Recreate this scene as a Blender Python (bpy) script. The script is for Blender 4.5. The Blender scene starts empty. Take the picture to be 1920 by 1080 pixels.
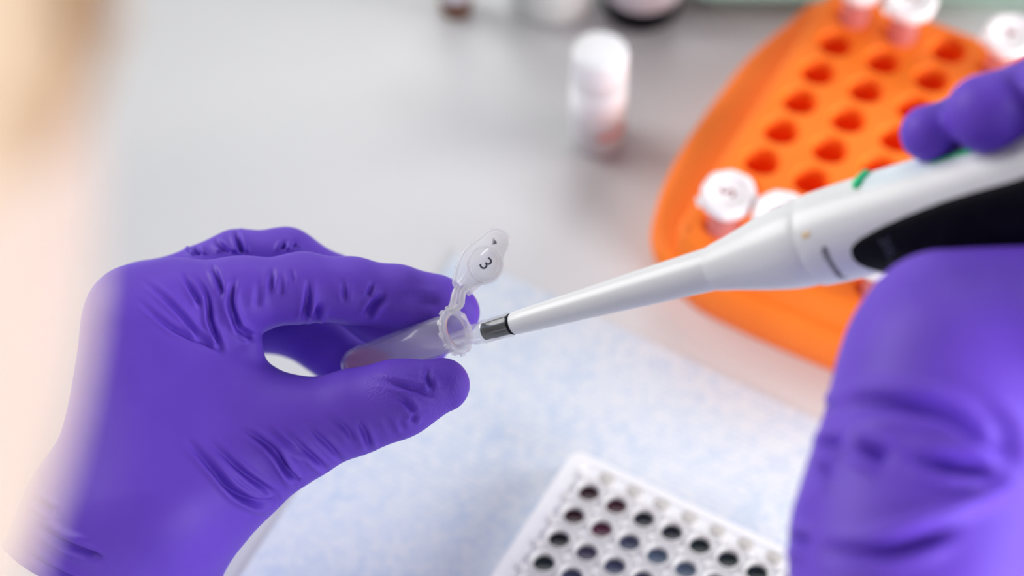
import bpy, bmesh, math, random
import numpy as np
from mathutils import Vector

random.seed(4); rng = np.random.default_rng(4)
S = bpy.context.scene
col = S.collection

# ------------------------------------------------------------------ camera
PITCH = math.radians(52.0); F = 4000.0; CAMZ = 0.54
cam = bpy.data.cameras.new('camera'); camo = bpy.data.objects.new('camera', cam); col.objects.link(camo)
camo.location = (0, 0, CAMZ); camo.rotation_euler = (math.pi/2 - PITCH, 0, 0)
cam.sensor_width = 36.0; cam.lens = F/1920*36.0; cam.clip_start = 0.01
cam.dof.use_dof = True; cam.dof.focus_distance = 0.536; cam.dof.aperture_fstop = 5.0
S.camera = camo
CP = np.array([0, 0, CAMZ]); CR = np.array([1., 0, 0])
CF = np.array([0, math.cos(PITCH), -math.sin(PITCH)]); CU = np.array([0, math.sin(PITCH), math.cos(PITCH)])

# ------------------------------------------------------------------ world, lights, exposure
w = bpy.data.worlds.new('world'); S.world = w; w.use_nodes = True
w.node_tree.nodes['Background'].inputs[0].default_value = (0.93, 0.96, 1.0, 1)
w.node_tree.nodes['Background'].inputs[1].default_value = 0.11
def area(name, loc, target, size, power, color=(1, 1, 1), sy=None):
    l = bpy.data.lights.new(name, 'AREA'); l.energy = power; l.color = color
    l.shape = 'RECTANGLE'; l.size = size; l.size_y = sy or size
    o = bpy.data.objects.new(name, l); col.objects.link(o); o.location = loc
    o.rotation_euler = (Vector(target)-Vector(loc)).to_track_quat('-Z', 'Y').to_euler()
    return o
area('light_window', (-1.85, 1.30, 1.05), (0, .40, .05), 1.5, 44, (1.0, 0.99, 0.97))
area('light_right', (1.8, 0.30, 0.70), (0, .38, .05), 1.1, 30, (0.98, 0.98, 1.0))
area('light_user_side', (0.95, -0.75, 0.42), (0, .35, .06), 0.7, 24, (0.99, 0.98, 1.0))
area('light_ceiling', (0.1, 1.8, 1.5), (0, .45, 0), 1.2, 8, (0.97, 0.98, 1.0))
vs = S.view_settings
vs.view_transform = 'Standard'; vs.look = 'None'; vs.gamma = 1.0; vs.use_curve_mapping = False
vs.exposure = 0.12
S.cycles.max_bounces = 16; S.cycles.diffuse_bounces = 10; S.cycles.transparent_max_bounces = 24; S.cycles.transmission_bounces = 12
S.cycles.caustics_reflective = False; S.cycles.caustics_refractive = False

# ------------------------------------------------------------------ coordinates
def P(px, py, d):
    return CP + d*(CF + (px-960)/F*CR + (540-py)/F*CU)
def ray(px, py):
    return CF + (px-960)/F*CR + (540-py)/F*CU
def G(px, py, z=0.0):
    r = ray(px, py); return CP + r*((z-CAMZ)/r[2])
def PL(px, py, o, n):
    r = ray(px, py); return CP + r*(np.dot(o-CP, n)/np.dot(r, n))
def cam2world(v):      # v mm in the camera's axes: x right, y up, z = depth
    v = np.asarray(v)/1000.0
    return CP + v[:, :1]*CR + v[:, 1:2]*CU + v[:, 2:3]*CF
def cpt(px, py, d):    # a point in those axes (mm), d in mm
    return np.array([(px-960)/F*d, (540-py)/F*d, d])
def nrm(v):
    v = np.asarray(v, float); return v/np.linalg.norm(v)

# ------------------------------------------------------------------ object helpers
WL = {}
def tag(o, label=None, cat=None, group=None, kind=None):
    if label: o['label'] = label
    if cat: o['category'] = cat
    if group: o['group'] = group
    if kind: o['kind'] = kind
    return o
def thing(name, label, cat, loc=(0, 0, 0), group=None):
    o = bpy.data.objects.new(name, None); col.objects.link(o); o.location = tuple(loc)
    o.empty_display_size = 0.01
    WL[o] = np.array(loc, float)
    return tag(o, label, cat, group)
def mk(name, V, Fc, mat, parent=None, smooth=True, loc=None, label=None):
    """one mesh object; V in world coordinates"""
    V = np.asarray(V, float)
    if parent is not None and loc is None: base = WL[parent]
    else: base = np.array(loc if loc is not None else (0, 0, 0), float)
    me = bpy.data.meshes.new(name)
    if isinstance(Fc, np.ndarray):
        me.vertices.add(len(V)); me.vertices.foreach_set('co', (V-base).ravel())
        n = len(Fc); k = Fc.shape[1]
        me.loops.add(n*k); me.loops.foreach_set('vertex_index', Fc.ravel().astype(np.int32))
        me.polygons.add(n); me.polygons.foreach_set('loop_start', np.arange(0, n*k, k, dtype=np.int32))
        me.update(calc_edges=True)
    else:
        me.from_pydata([tuple(x) for x in (V-base)], [], [tuple(int(q) for q in f) for f in Fc])
        me.update()
    me.validate()
    bm = bmesh.new(); bm.from_mesh(me); bmesh.ops.recalc_face_normals(bm, faces=bm.faces); bm.to_mesh(me); bm.free()
    if smooth:
        me.polygons.foreach_set('use_smooth', np.ones(len(me.polygons), bool))
    if mat: me.materials.append(mat)
    o = bpy.data.objects.new(name, me); col.objects.link(o)
    if parent is not None:
        o.parent = parent
        o.location = tuple(base-WL[parent])
    else:
        o.location = tuple(base)
    WL[o] = base
    if label: o['label'] = label
    return o
def sharp(o, deg=35):
    me = o.data
    bm = bmesh.new(); bm.from_mesh(me)
    for e in bm.edges:
        if len(e.link_faces) == 2 and e.calc_face_angle(0) > math.radians(deg): e.smooth = False
    bm.to_mesh(me); bm.free()
    return o
def dup(o, parent=None, loc=None, name=None):
    c = o.copy(); col.objects.link(c)
    if parent is not None: c.parent = parent
    if loc is not None: c.location = tuple(loc)
    for ch in list(o.children):
        dup(ch, c)
    return c

class MB:
    def __init__(s): s.v = []; s.f = []; s.n = 0
    def add(s, V, Fc):
        V = np.asarray(V, float); s.v.append(V); s.f += [tuple(int(i)+s.n for i in f) for f in Fc]; s.n += len(V)
    def build(s, name, mat, parent=None, **k): return mk(name, np.vstack(s.v), s.f, mat, parent, **k)

def frame(W, hint):
    W = nrm(W); U = nrm(np.asarray(hint)-np.dot(hint, W)*W); V = np.cross(W, U); return U, V, W
def lathe(prof, n, O, U, V, W):
    """prof: list of (r, s).  r=0 at an end closes it."""
    a = np.linspace(0, 2*np.pi, n, endpoint=False)
    vs_, fs = [], []; idx = []
    for r, s in prof:
        if r <= 1e-9:
            idx.append([len(vs_)]); vs_.append(O+W*s)
        else:
            st = len(vs_); idx.append(list(range(st, st+n)))
            for t in a: vs_.append(O+W*s+r*(math.cos(t)*U+math.sin(t)*V))
    for A, B in zip(idx[:-1], idx[1:]):
        if len(A) == 1 and len(B) == 1: continue
        for i in range(n):
            j = (i+1) % n
            if len(A) == 1: fs.append((A[0], B[i], B[j]))
            elif len(B) == 1: fs.append((A[i], A[j], B[0]))
            else: fs.append((A[i], A[j], B[j], B[i]))
    return np.array(vs_), fs
X3, Y3, Z3 = np.eye(3)
def loft(rings, cap0=True, cap1=True):
    n = len(rings[0]); V = np.vstack(rings); fs = []
    for k in range(len(rings)-1):
        for i in range(n):
            j = (i+1) % n
            fs.append((k*n+i, k*n+j, (k+1)*n+j, (k+1)*n+i))
    if cap0: fs.append(tuple(range(n))[::-1])
    if cap1: fs.append(tuple(range((len(rings)-1)*n, len(rings)*n)))
    return V, fs
def spline(pts, n, closed=True):
    pts = np.asarray(pts, float); m = len(pts)
    out = []
    K = m if closed else m-1
    for i in range(K):
        g = lambda q: pts[q % m] if closed else pts[min(max(q, 0), m-1)]
        p0, p1, p2, p3 = g(i-1), g(i), g(i+1), g(i+2)
        for t in np.linspace(0, 1, 12, endpoint=False):
            out.append(.5*(2*p1+(p2-p0)*t+(2*p0-5*p1+4*p2-p3)*t*t+(3*p1-p0-3*p2+p3)*t**3))
    if not closed: out.append(pts[-1])
    out = np.array(out)
    q = np.vstack([out, out[:1]]) if closed else out
    L = np.r_[0, np.cumsum(np.linalg.norm(np.diff(q, axis=0), axis=1))]
    T = np.linspace(0, L[-1], n, endpoint=not closed)
    return np.stack([np.interp(T, L, q[:, c]) for c in range(q.shape[1])], 1)
def inset(poly, d):
    """move a closed 2-D polygon inwards by d (small)"""
    p = np.asarray(poly); a = np.roll(p, 1, 0); b = np.roll(p, -1, 0)
    t = b-a; t /= np.linalg.norm(t, axis=1)[:, None]
    n = np.stack([-t[:, 1], t[:, 0]], 1)
    ar = np.sum(p[:, 0]*b[:, 1]-b[:, 0]*p[:, 1])
    return p + n*d*(1 if ar > 0 else -1)
def tube(path, r, n=8, closed=False):
    path = np.asarray(path, float); m = len(path); V, fs = [], []
    prev = None
    for i in range(m):
        t = nrm(path[min(i+1, m-1)]-path[max(i-1, 0)])
        if prev is None:
            h = Z3 if abs(t[2]) < .9 else X3
            u = nrm(np.cross(t, h))
        else: u = nrm(prev-np.dot(prev, t)*t)
        prev = u; v = np.cross(t, u)
        rr = r[i] if hasattr(r, '__len__') else r
        for k in range(n):
            a = 2*np.pi*k/n; V.append(path[i]+rr*(math.cos(a)*u+math.sin(a)*v))
    for i in range(m-1):
        for k in range(n):
            q = (k+1) % n; fs.append((i*n+k, i*n+q, (i+1)*n+q, (i+1)*n+k))
    fs.append(tuple(range(n))[::-1]); fs.append(tuple(range((m-1)*n, m*n)))
    return np.array(V), fs
def rbox(c, sx, sy, sz, ax=X3, ay=Y3, az=Z3, b=0.001):
    """box with chamfered edges, centre c"""
    V = []; 
    bm = bmesh.new(); bmesh.ops.create_cube(bm, size=1.0)
    for v in bm.verts: v.co = (v.co.x*sx, v.co.y*sy, v.co.z*sz)
    bmesh.ops.bevel(bm, geom=list(bm.edges), offset=b, segments=2, affect='EDGES', profile=0.6)
    bm.verts.index_update()
    V = [np.asarray(c)+v.co.x*ax+v.co.y*ay+v.co.z*az for v in bm.verts]; fs = [[v.index for v in f.verts] for f in bm.faces]
    bm.free(); return np.array(V), fs
def text_mesh(s, bold=0.0):
    c = bpy.data.curves.new('t', 'FONT'); c.body = s; c.size = 1.0; c.extrude = 0; c.offset = bold; c.resolution_u = 4
    c.align_x = 'CENTER'; c.align_y = 'CENTER'
    o = bpy.data.objects.new('t', c); col.objects.link(o)
    dg = bpy.context.evaluated_depsgraph_get(); me = bpy.data.meshes.new_from_object(o.evaluated_get(dg))
    V = np.array([v.co[:] for v in me.vertices]); fs = [tuple(p.vertices) for p in me.polygons]
    bpy.data.objects.remove(o); bpy.data.curves.remove(c); bpy.data.meshes.remove(me)
    return V, fs
def flat_text(s, size, O, U, V, N, th=0.00008):
    v, f = text_mesh(s); v = v*size
    A = O+v[:, :1]*U+v[:, 1:2]*V
    n = len(A); B = A+N*th
    return np.vstack([A, B]), [tuple(x) for x in f]+[tuple(i+n for i in x) for x in f]

# ------------------------------------------------------------------ materials
def mat(name, color, rough=0.5, **k):
    m = bpy.data.materials.new(name); m.use_nodes = True
    b = m.node_tree.nodes['Principled BSDF']
    b.inputs['Base Color'].default_value = (*color, 1); b.inputs['Roughness'].default_value = rough
    for a, v in k.items():
        b.inputs[a.replace('_', ' ')].default_value = v
    return m
def nd(m, t, **k):
    n = m.node_tree.nodes.new(t)
    for a, v in k.items(): setattr(n, a, v)
    return n
def lk(m, a, b): m.node_tree.links.new(a, b)
def bsdf(m): return m.node_tree.nodes['Principled BSDF']
def noise_color(m, c1, c2, scale, detail=3, vec='Object', lo=.35, hi=.65, stretch=None):
    tc = nd(m, 'ShaderNodeTexCoord'); n = nd(m, 'ShaderNodeTexNoise'); n.inputs['Scale'].default_value = scale
    n.inputs['Detail'].default_value = detail
    src = tc.outputs[vec]
    if stretch:
        mp = nd(m, 'ShaderNodeMapping'); mp.inputs['Scale'].default_value = stretch
        lk(m, src, mp.inputs[0]); src = mp.outputs[0]
    lk(m, src, n.inputs['Vector'])
    r = nd(m, 'ShaderNodeValToRGB'); r.color_ramp.elements[0].position = lo; r.color_ramp.elements[1].position = hi
    r.color_ramp.elements[0].color = (*c1, 1); r.color_ramp.elements[1].color = (*c2, 1)
    lk(m, n.outputs['Fac'], r.inputs[0]); lk(m, r.outputs[0], bsdf(m).inputs['Base Color'])
    return n
def noise_bump(m, scale, strength, dist=0.001, attr=None, detail=2):
    tc = nd(m, 'ShaderNodeTexCoord'); n = nd(m, 'ShaderNodeTexNoise'); n.inputs['Scale'].default_value = scale
    n.inputs['Detail'].default_value = detail
    lk(m, tc.outputs['Object'], n.inputs['Vector'])
    b = nd(m, 'ShaderNodeBump'); b.inputs['Strength'].default_value = strength; b.inputs['Distance'].default_value = dist
    lk(m, n.outputs['Fac'], b.inputs['Height'])
    if attr:
        a = nd(m, 'ShaderNodeAttribute'); a.attribute_name = attr
        mu = nd(m, 'ShaderNodeMath', operation='MULTIPLY'); mu.inputs[1].default_value = strength
        lk(m, a.outputs['Fac'], mu.inputs[0]); lk(m, mu.outputs[0], b.inputs['Strength'])
    lk(m, b.outputs[0], bsdf(m).inputs['Normal'])
def clear_plastic(name, tint, body, milk, rough=0.12, trans=(1, 1, 1)):
    """thin translucent plastic: part passes through, part scatters, with a gloss on top"""
    m = bpy.data.materials.new(name); m.use_nodes = True; nt = m.node_tree; nt.nodes.clear()
    out = nt.nodes.new('ShaderNodeOutputMaterial')
    t = nt.nodes.new('ShaderNodeBsdfTransparent'); t.inputs[0].default_value = (*tint, 1)
    d = nt.nodes.new('ShaderNodeBsdfDiffuse'); d.inputs[0].default_value = (*body, 1)
    tl = nt.nodes.new('ShaderNodeBsdfTranslucent'); tl.inputs[0].default_value = (*body, 1)
    m1 = nt.nodes.new('ShaderNodeMixShader'); m1.inputs[0].default_value = .5
    nt.links.new(d.outputs[0], m1.inputs[1]); nt.links.new(tl.outputs[0], m1.inputs[2])
    m2 = nt.nodes.new('ShaderNodeMixShader'); m2.inputs[0].default_value = milk
    nt.links.new(t.outputs[0], m2.inputs[1]); nt.links.new(m1.outputs[0], m2.inputs[2])
    g = nt.nodes.new('ShaderNodeBsdfGlossy'); g.inputs['Roughness'].default_value = rough
    lw = nt.nodes.new('ShaderNodeLayerWeight'); lw.inputs[0].default_value = .5
    pw_ = nt.nodes.new('ShaderNodeMath'); pw_.operation = 'POWER'; pw_.inputs[1].default_value = 4.0
    ma = nt.nodes.new('ShaderNodeMath'); ma.operation = 'MULTIPLY_ADD'; ma.inputs[1].default_value = .55; ma.inputs[2].default_value = .035
    nt.links.new(lw.outputs['Facing'], pw_.inputs[0]); nt.links.new(pw_.outputs[0], ma.inputs[0])
    m3 = nt.nodes.new('ShaderNodeMixShader'); nt.links.new(ma.outputs[0], m3.inputs[0])
    nt.links.new(m2.outputs[0], m3.inputs[1]); nt.links.new(g.outputs[0], m3.inputs[2])
    nt.links.new(m3.outputs[0], out.inputs[0])
    return m

M = {}
M['bench'] = mat('bench_laminate', (.64, .65, .66), .28)
noise_color(M['bench'], (.62, .63, .645), (.66, .665, .67), 9)
M['floor'] = mat('floor_vinyl', (.45, .46, .48), .5); noise_color(M['floor'], (.42, .43, .45), (.5, .5, .52), 30)
M['wall'] = mat('wall_paint', (.72, .73, .73), .8); noise_color(M['wall'], (.70, .71, .71), (.74, .75, .75), 4)
M['glove'] = mat('purple_nitrile', (.125, .058, .47), .5); bsdf(M['glove']).inputs['Specular IOR Level'].default_value = .22
noise_color(M['glove'], (.130, .055, .535), (.147, .064, .58), 60)
noise_bump(M['glove'], 1500, .55, .0005, attr='grip')
M['orange'] = mat('orange_rubber', (.95, .21, .022), .6)
noise_color(M['orange'], (.95, .195, .014), (.98, .215, .018), 40)
bsdf(M['orange']).inputs['Specular IOR Level'].default_value = .25
M['white_pl'] = mat('white_plastic', (.82, .83, .85), .3); noise_color(M['white_pl'], (.79, .80, .82), (.81, .82, .84), 30)
M['black_pl'] = mat('black_plastic', (.004, .004, .007), .6)
bsdf(M['black_pl']).inputs['Specular IOR Level'].default_value = .12; noise_color(M['black_pl'], (.003, .003, .006), (.006, .006, .01), 200)
M['chrome'] = mat('dark_steel', (.03, .04, .055), .18, Metallic=1.0); noise_color(M['chrome'], (.008, .012, .018), (.02, .026, .034), 300)
M['green'] = mat('green_print', (.0, .55, .19), .4); noise_color(M['green'], (0, .62, .22), (0, .68, .26), 100)
M['label_window'] = mat('pale_window', (.74, .83, .88), .2); noise_color(M['label_window'], (.72, .81, .87), (.77, .85, .89), 80)
M['ink'] = mat('dark_ink', (.035, .04, .06), .6); noise_color(M['ink'], (.03, .035, .05), (.05, .055, .08), 200)
M['faint_ink'] = mat('faint_grey_ink', (.05, .055, .075), .6); noise_color(M['faint_ink'], (.04, .045, .06), (.06, .065, .09), 200)
M['tan'] = mat('tan_print', (.80, .58, .33), .5); noise_color(M['tan'], (.78, .56, .31), (.82, .6, .36), 90)
M['tube'] = clear_plastic('frosted_tube', (.98, .97, 1.0), (.93, .91, 1.0), .27, .14)
M['lid'] = clear_plastic('clear_lid', (.99, .99, 1.0), (1.0, 1.0, 1.0), .42, .10)
M['tip'] = clear_plastic('clear_tip', (.99, .99, 1.0), (1.0, 1.0, 1.0), .10, .05)
M['liquid'] = clear_plastic('pink_liquid', (.90, .55, .68), (.80, .32, .50), .42, .05)
M['rack_liquid'] = clear_plastic('rack_tube_liquid', (.98, .6, .55), (.9, .35, .3), .4, .1)
M['rack_tube'] = clear_plastic('rack_tube_plastic', (1.0, .86, .84), (1.0, .48, .44), .5, .25)
M['cap_pl'] = mat('cap_white', (.90, .84, .85), .35); noise_color(M['cap_pl'], (.88, .82, .83), (.92, .86, .87), 200)
M['red_ink'] = mat('red_ink', (.30, .05, .08), .6); noise_color(M['red_ink'], (.2, .04, .06), (.45, .09, .1), 500)
M['plate'] = mat('plate_frame', (.86, .86, .87), .3); noise_color(M['plate'], (.85, .85, .86), (.88, .88, .89), 40)
M['strip'] = clear_plastic('strip_plastic', (.99, .99, .99), (.97, .96, .96), .72, .08)
M['tab'] = clear_plastic('strip_tab_plastic', (.97, .96, .94), (.76, .74, .70), .7, .15)
M['vial'] = clear_plastic('frosted_vial', (.97, .97, .98), (.97, .97, .98), .92, .25)
M['vial_cap'] = mat('vial_cap', (.85, .85, .87), .4); noise_color(M['vial_cap'], (.84, .84, .86), (.87, .87, .89), 90)
M['vial_paper'] = mat('vial_label', (.9, .89, .91), .5); noise_color(M['vial_paper'], (.88, .87, .89), (.92, .91, .93), 120)
M['vial_red'] = mat('red_vial_stripe', (.72, .22, .2), .5); noise_color(M['vial_red'], (.85, .42, .38), (.72, .3, .28), 220)
M['amber'] = mat('amber_glass', (.14, .045, .008), .12); noise_color(M['amber'], (.12, .038, .006), (.16, .05, .01), 60)
M['paper'] = mat('label_paper', (.84, .80, .87), .6); noise_color(M['paper'], (.83, .79, .86), (.86, .82, .89), 70)
M['milk'] = mat('milky_bottle', (.76, .80, .77), .35); noise_color(M['milk'], (.74, .78, .75), (.79, .82, .80), 40)
M['sage'] = mat('sage_plastic', (.22, .285, .26), .45); noise_color(M['sage'], (.29, .42, .36), (.32, .45, .39), 20)
M['skin'] = mat('skin', (.88, .72, .63), .5); noise_color(M['skin'], (.45, .355, .30), (.49, .40, .36), 25)
bsdf(M['skin']).inputs['Subsurface Weight'].default_value = .12
bsdf(M['skin']).inputs['Subsurface Radius'].default_value = (.01, .004, .002)
M['hair'] = mat('blond_hair', (.5, .33, .18), .45)
noise_color(M['hair'], (.26, .14, .065), (.66, .54, .40), 26, detail=4, lo=.42, hi=.66, stretch=(1.0, .22, 1.0))
M['coat'] = mat('coat_cotton', (.82, .82, .84), .85); noise_color(M['coat'], (.8, .8, .82), (.84, .84, .86), 25)
M['eye'] = mat('eye_white', (.85, .84, .83), .15); noise_color(M['eye'], (.84, .83, .82), (.87, .86, .85), 90)

# pale blue absorbent pad printed with a fine maze of small blue bars
m = M['mat'] = mat('absorbent_pad', (.7, .76, .82), .9)
tc = nd(m, 'ShaderNodeTexCoord'); mp = nd(m, 'ShaderNodeMapping'); mp.inputs['Rotation'].default_value = (0, 0, math.radians(29.5))
lk(m, tc.outputs['Object'], mp.inputs[0])
br = nd(m, 'ShaderNodeTexBrick'); br.inputs['Scale'].default_value = 210
br.inputs['Color1'].default_value = (.70, .75, .80, 1); br.inputs['Color2'].default_value = (.55, .65, .78, 1)
br.inputs['Mortar'].default_value = (.74, .78, .82, 1); br.inputs['Mortar Size'].default_value = .06
br.inputs['Brick Width'].default_value = .55; br.inputs['Row Height'].default_value = .45
vo = nd(m, 'ShaderNodeTexVoronoi', distance='CHEBYCHEV'); vo.inputs['Scale'].default_value = 330
lk(m, mp.outputs[0], br.inputs[0]); lk(m, mp.outputs[0], vo.inputs['Vector'])
rp = nd(m, 'ShaderNodeValToRGB'); rp.color_ramp.interpolation = 'CONSTANT'
rp.color_ramp.elements[0].color = (0, 0, 0, 1); rp.color_ramp.elements[1].position = .62; rp.color_ramp.elements[1].color = (1, 1, 1, 1)
lk(m, vo.outputs['Color'], rp.inputs[0])
mx = nd(m, 'ShaderNodeMixRGB'); mx.inputs[2].default_value = (.55, .65, .78, 1)
ns = nd(m, 'ShaderNodeTexNoise'); ns.inputs['Scale'].default_value = 45; lk(m, mp.outputs[0], ns.inputs['Vector'])
r2 = nd(m, 'ShaderNodeMapRange'); r2.inputs[1].default_value = .35; r2.inputs[2].default_value = .7; lk(m, ns.outputs[0], r2.inputs[0])
mu = nd(m, 'ShaderNodeMath', operation='MULTIPLY'); lk(m, rp.outputs[0], mu.inputs[0]); lk(m, r2.outputs[0], mu.inputs[1])
lk(m, mu.outputs[0], mx.inputs[0]); lk(m, br.outputs[0], mx.inputs[1]); lk(m, mx.outputs[0], bsdf(m).inputs['Base Color'])
bu = nd(m, 'ShaderNodeBump'); bu.inputs['Strength'].default_value = .2; bu.inputs['Distance'].default_value = .0004
lk(m, ns.outputs[0], bu.inputs['Height']); lk(m, bu.outputs[0], bsdf(m).inputs['Normal'])

# ------------------------------------------------------------------ the room
V, f = rbox((0, .4, -.86), 5.0, 4.6, .04, b=.002)
tag(mk('floor', V, f, M['floor'], smooth=False), kind='structure')
V, f = rbox((0, 2.65, .5), 5.0, .1, 2.7, b=.002)
tag(mk('wall_back', V, f, M['wall'], smooth=False), kind='structure')
bench = thing('lab_bench', 'pale grey smooth laboratory bench under all the labware', 'bench', (0, .55, -.84))
V, f = rbox((0, .62, -.02), 2.0, 1.0, .04, b=.004); mk('worktop', V, f, M['bench'], bench)
V, f = rbox((0, .66, -.44), 1.9, .86, .79, b=.004); mk('cabinet_base', V, f, M['wall'], bench)

# ------------------------------------------------------------------ SDF modelling (mm) with surface nets
def grid_sdf(prims, lo, hi, h):
    lo = np.asarray(lo, float); n = np.ceil((np.asarray(hi)-lo)/h).astype(int)+1
    ax = [lo[c]+h*np.arange(n[c]) for c in range(3)]
    D = np.full(n, 30.0, np.float32)
    for p in prims:
        if p['t'] == 'half':
            q = ax[0][:, None, None]*p['n'][0]+ax[1][None, :, None]*p['n'][1]+ax[2][None, None, :]*p['n'][2]-p['c']
            D = np.maximum(D, q).astype(np.float32); continue
        pts = np.asarray(p['p'], float); r = np.atleast_1d(p['r']).astype(float)
        k = p.get('k', 3.0); rm = (r.max() if p['t'] != 'ell' else np.max(p['r']))+2*k+2*h+1
        a = np.maximum(np.floor((pts.min(0)-rm-lo)/h).astype(int), 0)
        b = np.minimum(np.ceil((pts.max(0)+rm-lo)/h).astype(int)+1, n)
        if np.any(b <= a): continue
        sl = tuple(slice(a[c], b[c]) for c in range(3))
        x = ax[0][sl[0]][:, None, None].astype(np.float32); y = ax[1][sl[1]][None, :, None].astype(np.float32); z = ax[2][sl[2]][None, None, :].astype(np.float32)
        if p['t'] == 'cone':
            A, B = pts; r0, r1 = r[0], r[-1]; ba = B-A; L = max(ba@ba, 1e-6)
            dx, dy, dz = x-A[0], y-A[1], z-A[2]
            t = np.clip((dx*ba[0]+dy*ba[1]+dz*ba[2])/L, 0, 1)
            d = np.sqrt((dx-t*ba[0])**2+(dy-t*ba[1])**2+(dz-t*ba[2])**2)-(r0+(r1-r0)*t)
        elif p['t'] == 'tri':
            A, B, C = pts
            e0, e1 = B-A, C-A; d00, d01, d11 = e0@e0, e0@e1, e1@e1; den = d00*d11-d01*d01
            px, py, pz = x-A[0], y-A[1], z-A[2]
            d20 = px*e0[0]+py*e0[1]+pz*e0[2]; d21 = px*e1[0]+py*e1[1]+pz*e1[2]
            v = (d11*d20-d01*d21)/den; w_ = (d00*d21-d01*d20)/den; u = 1-v-w_
            nv = np.cross(e0, e1); nv /= np.linalg.norm(nv)
            ins = (u >= 0) & (v >= 0) & (w_ >= 0)
            d = np.where(ins, np.abs(px*nv[0]+py*nv[1]+pz*nv[2])-(u*r[0]+v*r[1]+w_*r[2]), 1e3)
            for (Q, R_, ra, rb) in ((A, B, r[0], r[1]), (B, C, r[1], r[2]), (C, A, r[2], r[0])):
                ba = R_-Q; L = ba@ba; dx, dy, dz = x-Q[0], y-Q[1], z-Q[2]
                t = np.clip((dx*ba[0]+dy*ba[1]+dz*ba[2])/L, 0, 1)
                d = np.minimum(d, np.sqrt((dx-t*ba[0])**2+(dy-t*ba[1])**2+(dz-t*ba[2])**2)-(ra+(rb-ra)*t))
        elif p['t'] == 'ell':
            c = pts[0]; q = r
            k0 = np.sqrt(((x-c[0])/q[0])**2+((y-c[1])/q[1])**2+((z-c[2])/q[2])**2)
            k1 = np.sqrt(((x-c[0])/q[0]**2)**2+((y-c[1])/q[1]**2)**2+((z-c[2])/q[2]**2)**2)+1e-9
            d = k0*(k0-1)/k1
        E0 = D[sl]
        if p.get('op') == 'sub':
            hh = np.maximum(k-np.abs(E0+d), 0)/k; D[sl] = np.maximum(E0, -d)+hh*hh*k*.25
        else:
            hh = np.maximum(k-np.abs(E0-d), 0)/k; D[sl] = np.minimum(E0, d)-hh*hh*k*.25
    return D, lo, h, ax
def surfnet(D, lo, h, smooth=3):
    s = D < 0
    nx, ny, nz = D.shape
    cnt = np.zeros((nx-1, ny-1, nz-1), np.int8)
    for dx in (0, 1):
        for dy in (0, 1):
            for dz in (0, 1): cnt += s[dx:nx-1+dx, dy:ny-1+dy, dz:nz-1+dz]
    I = np.argwhere((cnt > 0) & (cnt < 8)); N = len(I)
    vid = np.full(cnt.shape, -1, np.int32); vid[I[:, 0], I[:, 1], I[:, 2]] = np.arange(N)
    acc = np.zeros((N, 3)); num = np.zeros(N)
    cor = [(a, b, c) for a in (0, 1) for b in (0, 1) for c in (0, 1)]
    for a in range(8):
        for b in range(a+1, 8):
            ca, cb = np.array(cor[a]), np.array(cor[b])
            if np.abs(ca-cb).sum() != 1: continue
            va = D[I[:, 0]+ca[0], I[:, 1]+ca[1], I[:, 2]+ca[2]]; vb = D[I[:, 0]+cb[0], I[:, 1]+cb[1], I[:, 2]+cb[2]]
            mk_ = (va < 0) != (vb < 0); t = np.where(mk_, va/np.where(mk_, va-vb, 1), 0)
            acc += np.where(mk_[:, None], ca+(cb-ca)*t[:, None], 0); num += mk_
    V = lo+(I+acc/num[:, None])*h
    fs = []
    for axis in range(3):
        o = [c for c in range(3) if c != axis]
        sh = [slice(1, -1)]*3; sh[axis] = slice(0, -1); sh2 = list(sh); sh2[axis] = slice(1, None)
        A, B = s[tuple(sh)], s[tuple(sh2)]
        E_ = np.argwhere(A != B)
        if not len(E_): continue
        off = np.array([1, 1, 1]); off[axis] = 0; E_ = E_+off
        inside = s[E_[:, 0], E_[:, 1], E_[:, 2]]
        q = []
        for du, dv in ((-1, -1), (0, -1), (0, 0), (-1, 0)):
            C = E_.copy(); C[:, o[0]] += du; C[:, o[1]] += dv; q.append(vid[C[:, 0], C[:, 1], C[:, 2]])
        q = np.stack(q, 1); flip = inside if axis != 1 else ~inside
        q[~flip] = q[~flip][:, ::-1]
        fs.append(q)
    Fq = np.vstack(fs); Fq = Fq[(Fq >= 0).all(1)]
    e = np.vstack([Fq[:, [0, 1]], Fq[:, [1, 2]], Fq[:, [2, 3]], Fq[:, [3, 0]]])
    deg = np.bincount(e[:, 0], minlength=N)+np.bincount(e[:, 1], minlength=N)+1e-9
    for it in range(smooth):
        for lam in (.55, -.52):
            M_ = np.stack([np.bincount(e[:, 0], V[e[:, 1], c], N)+np.bincount(e[:, 1], V[e[:, 0], c], N) for c in range(3)], 1)/deg[:, None]
            V = V+lam*(M_-V)
    return V, Fq
def normals(V, Fq):
    n = np.cross(V[Fq[:, 2]]-V[Fq[:, 0]], V[Fq[:, 3]]-V[Fq[:, 1]])
    N = np.zeros_like(V)
    for k in range(4):
        for c in range(3): N[:, c] += np.bincount(Fq[:, k], n[:, c], len(V))
    return N/(np.linalg.norm(N, axis=1)[:, None]+1e-12)
def project(V):
    return 960+F*V[:, 0]/V[:, 2], 540-F*V[:, 1]/V[:, 2]
GAIN, WID = 1.55, .76
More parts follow.
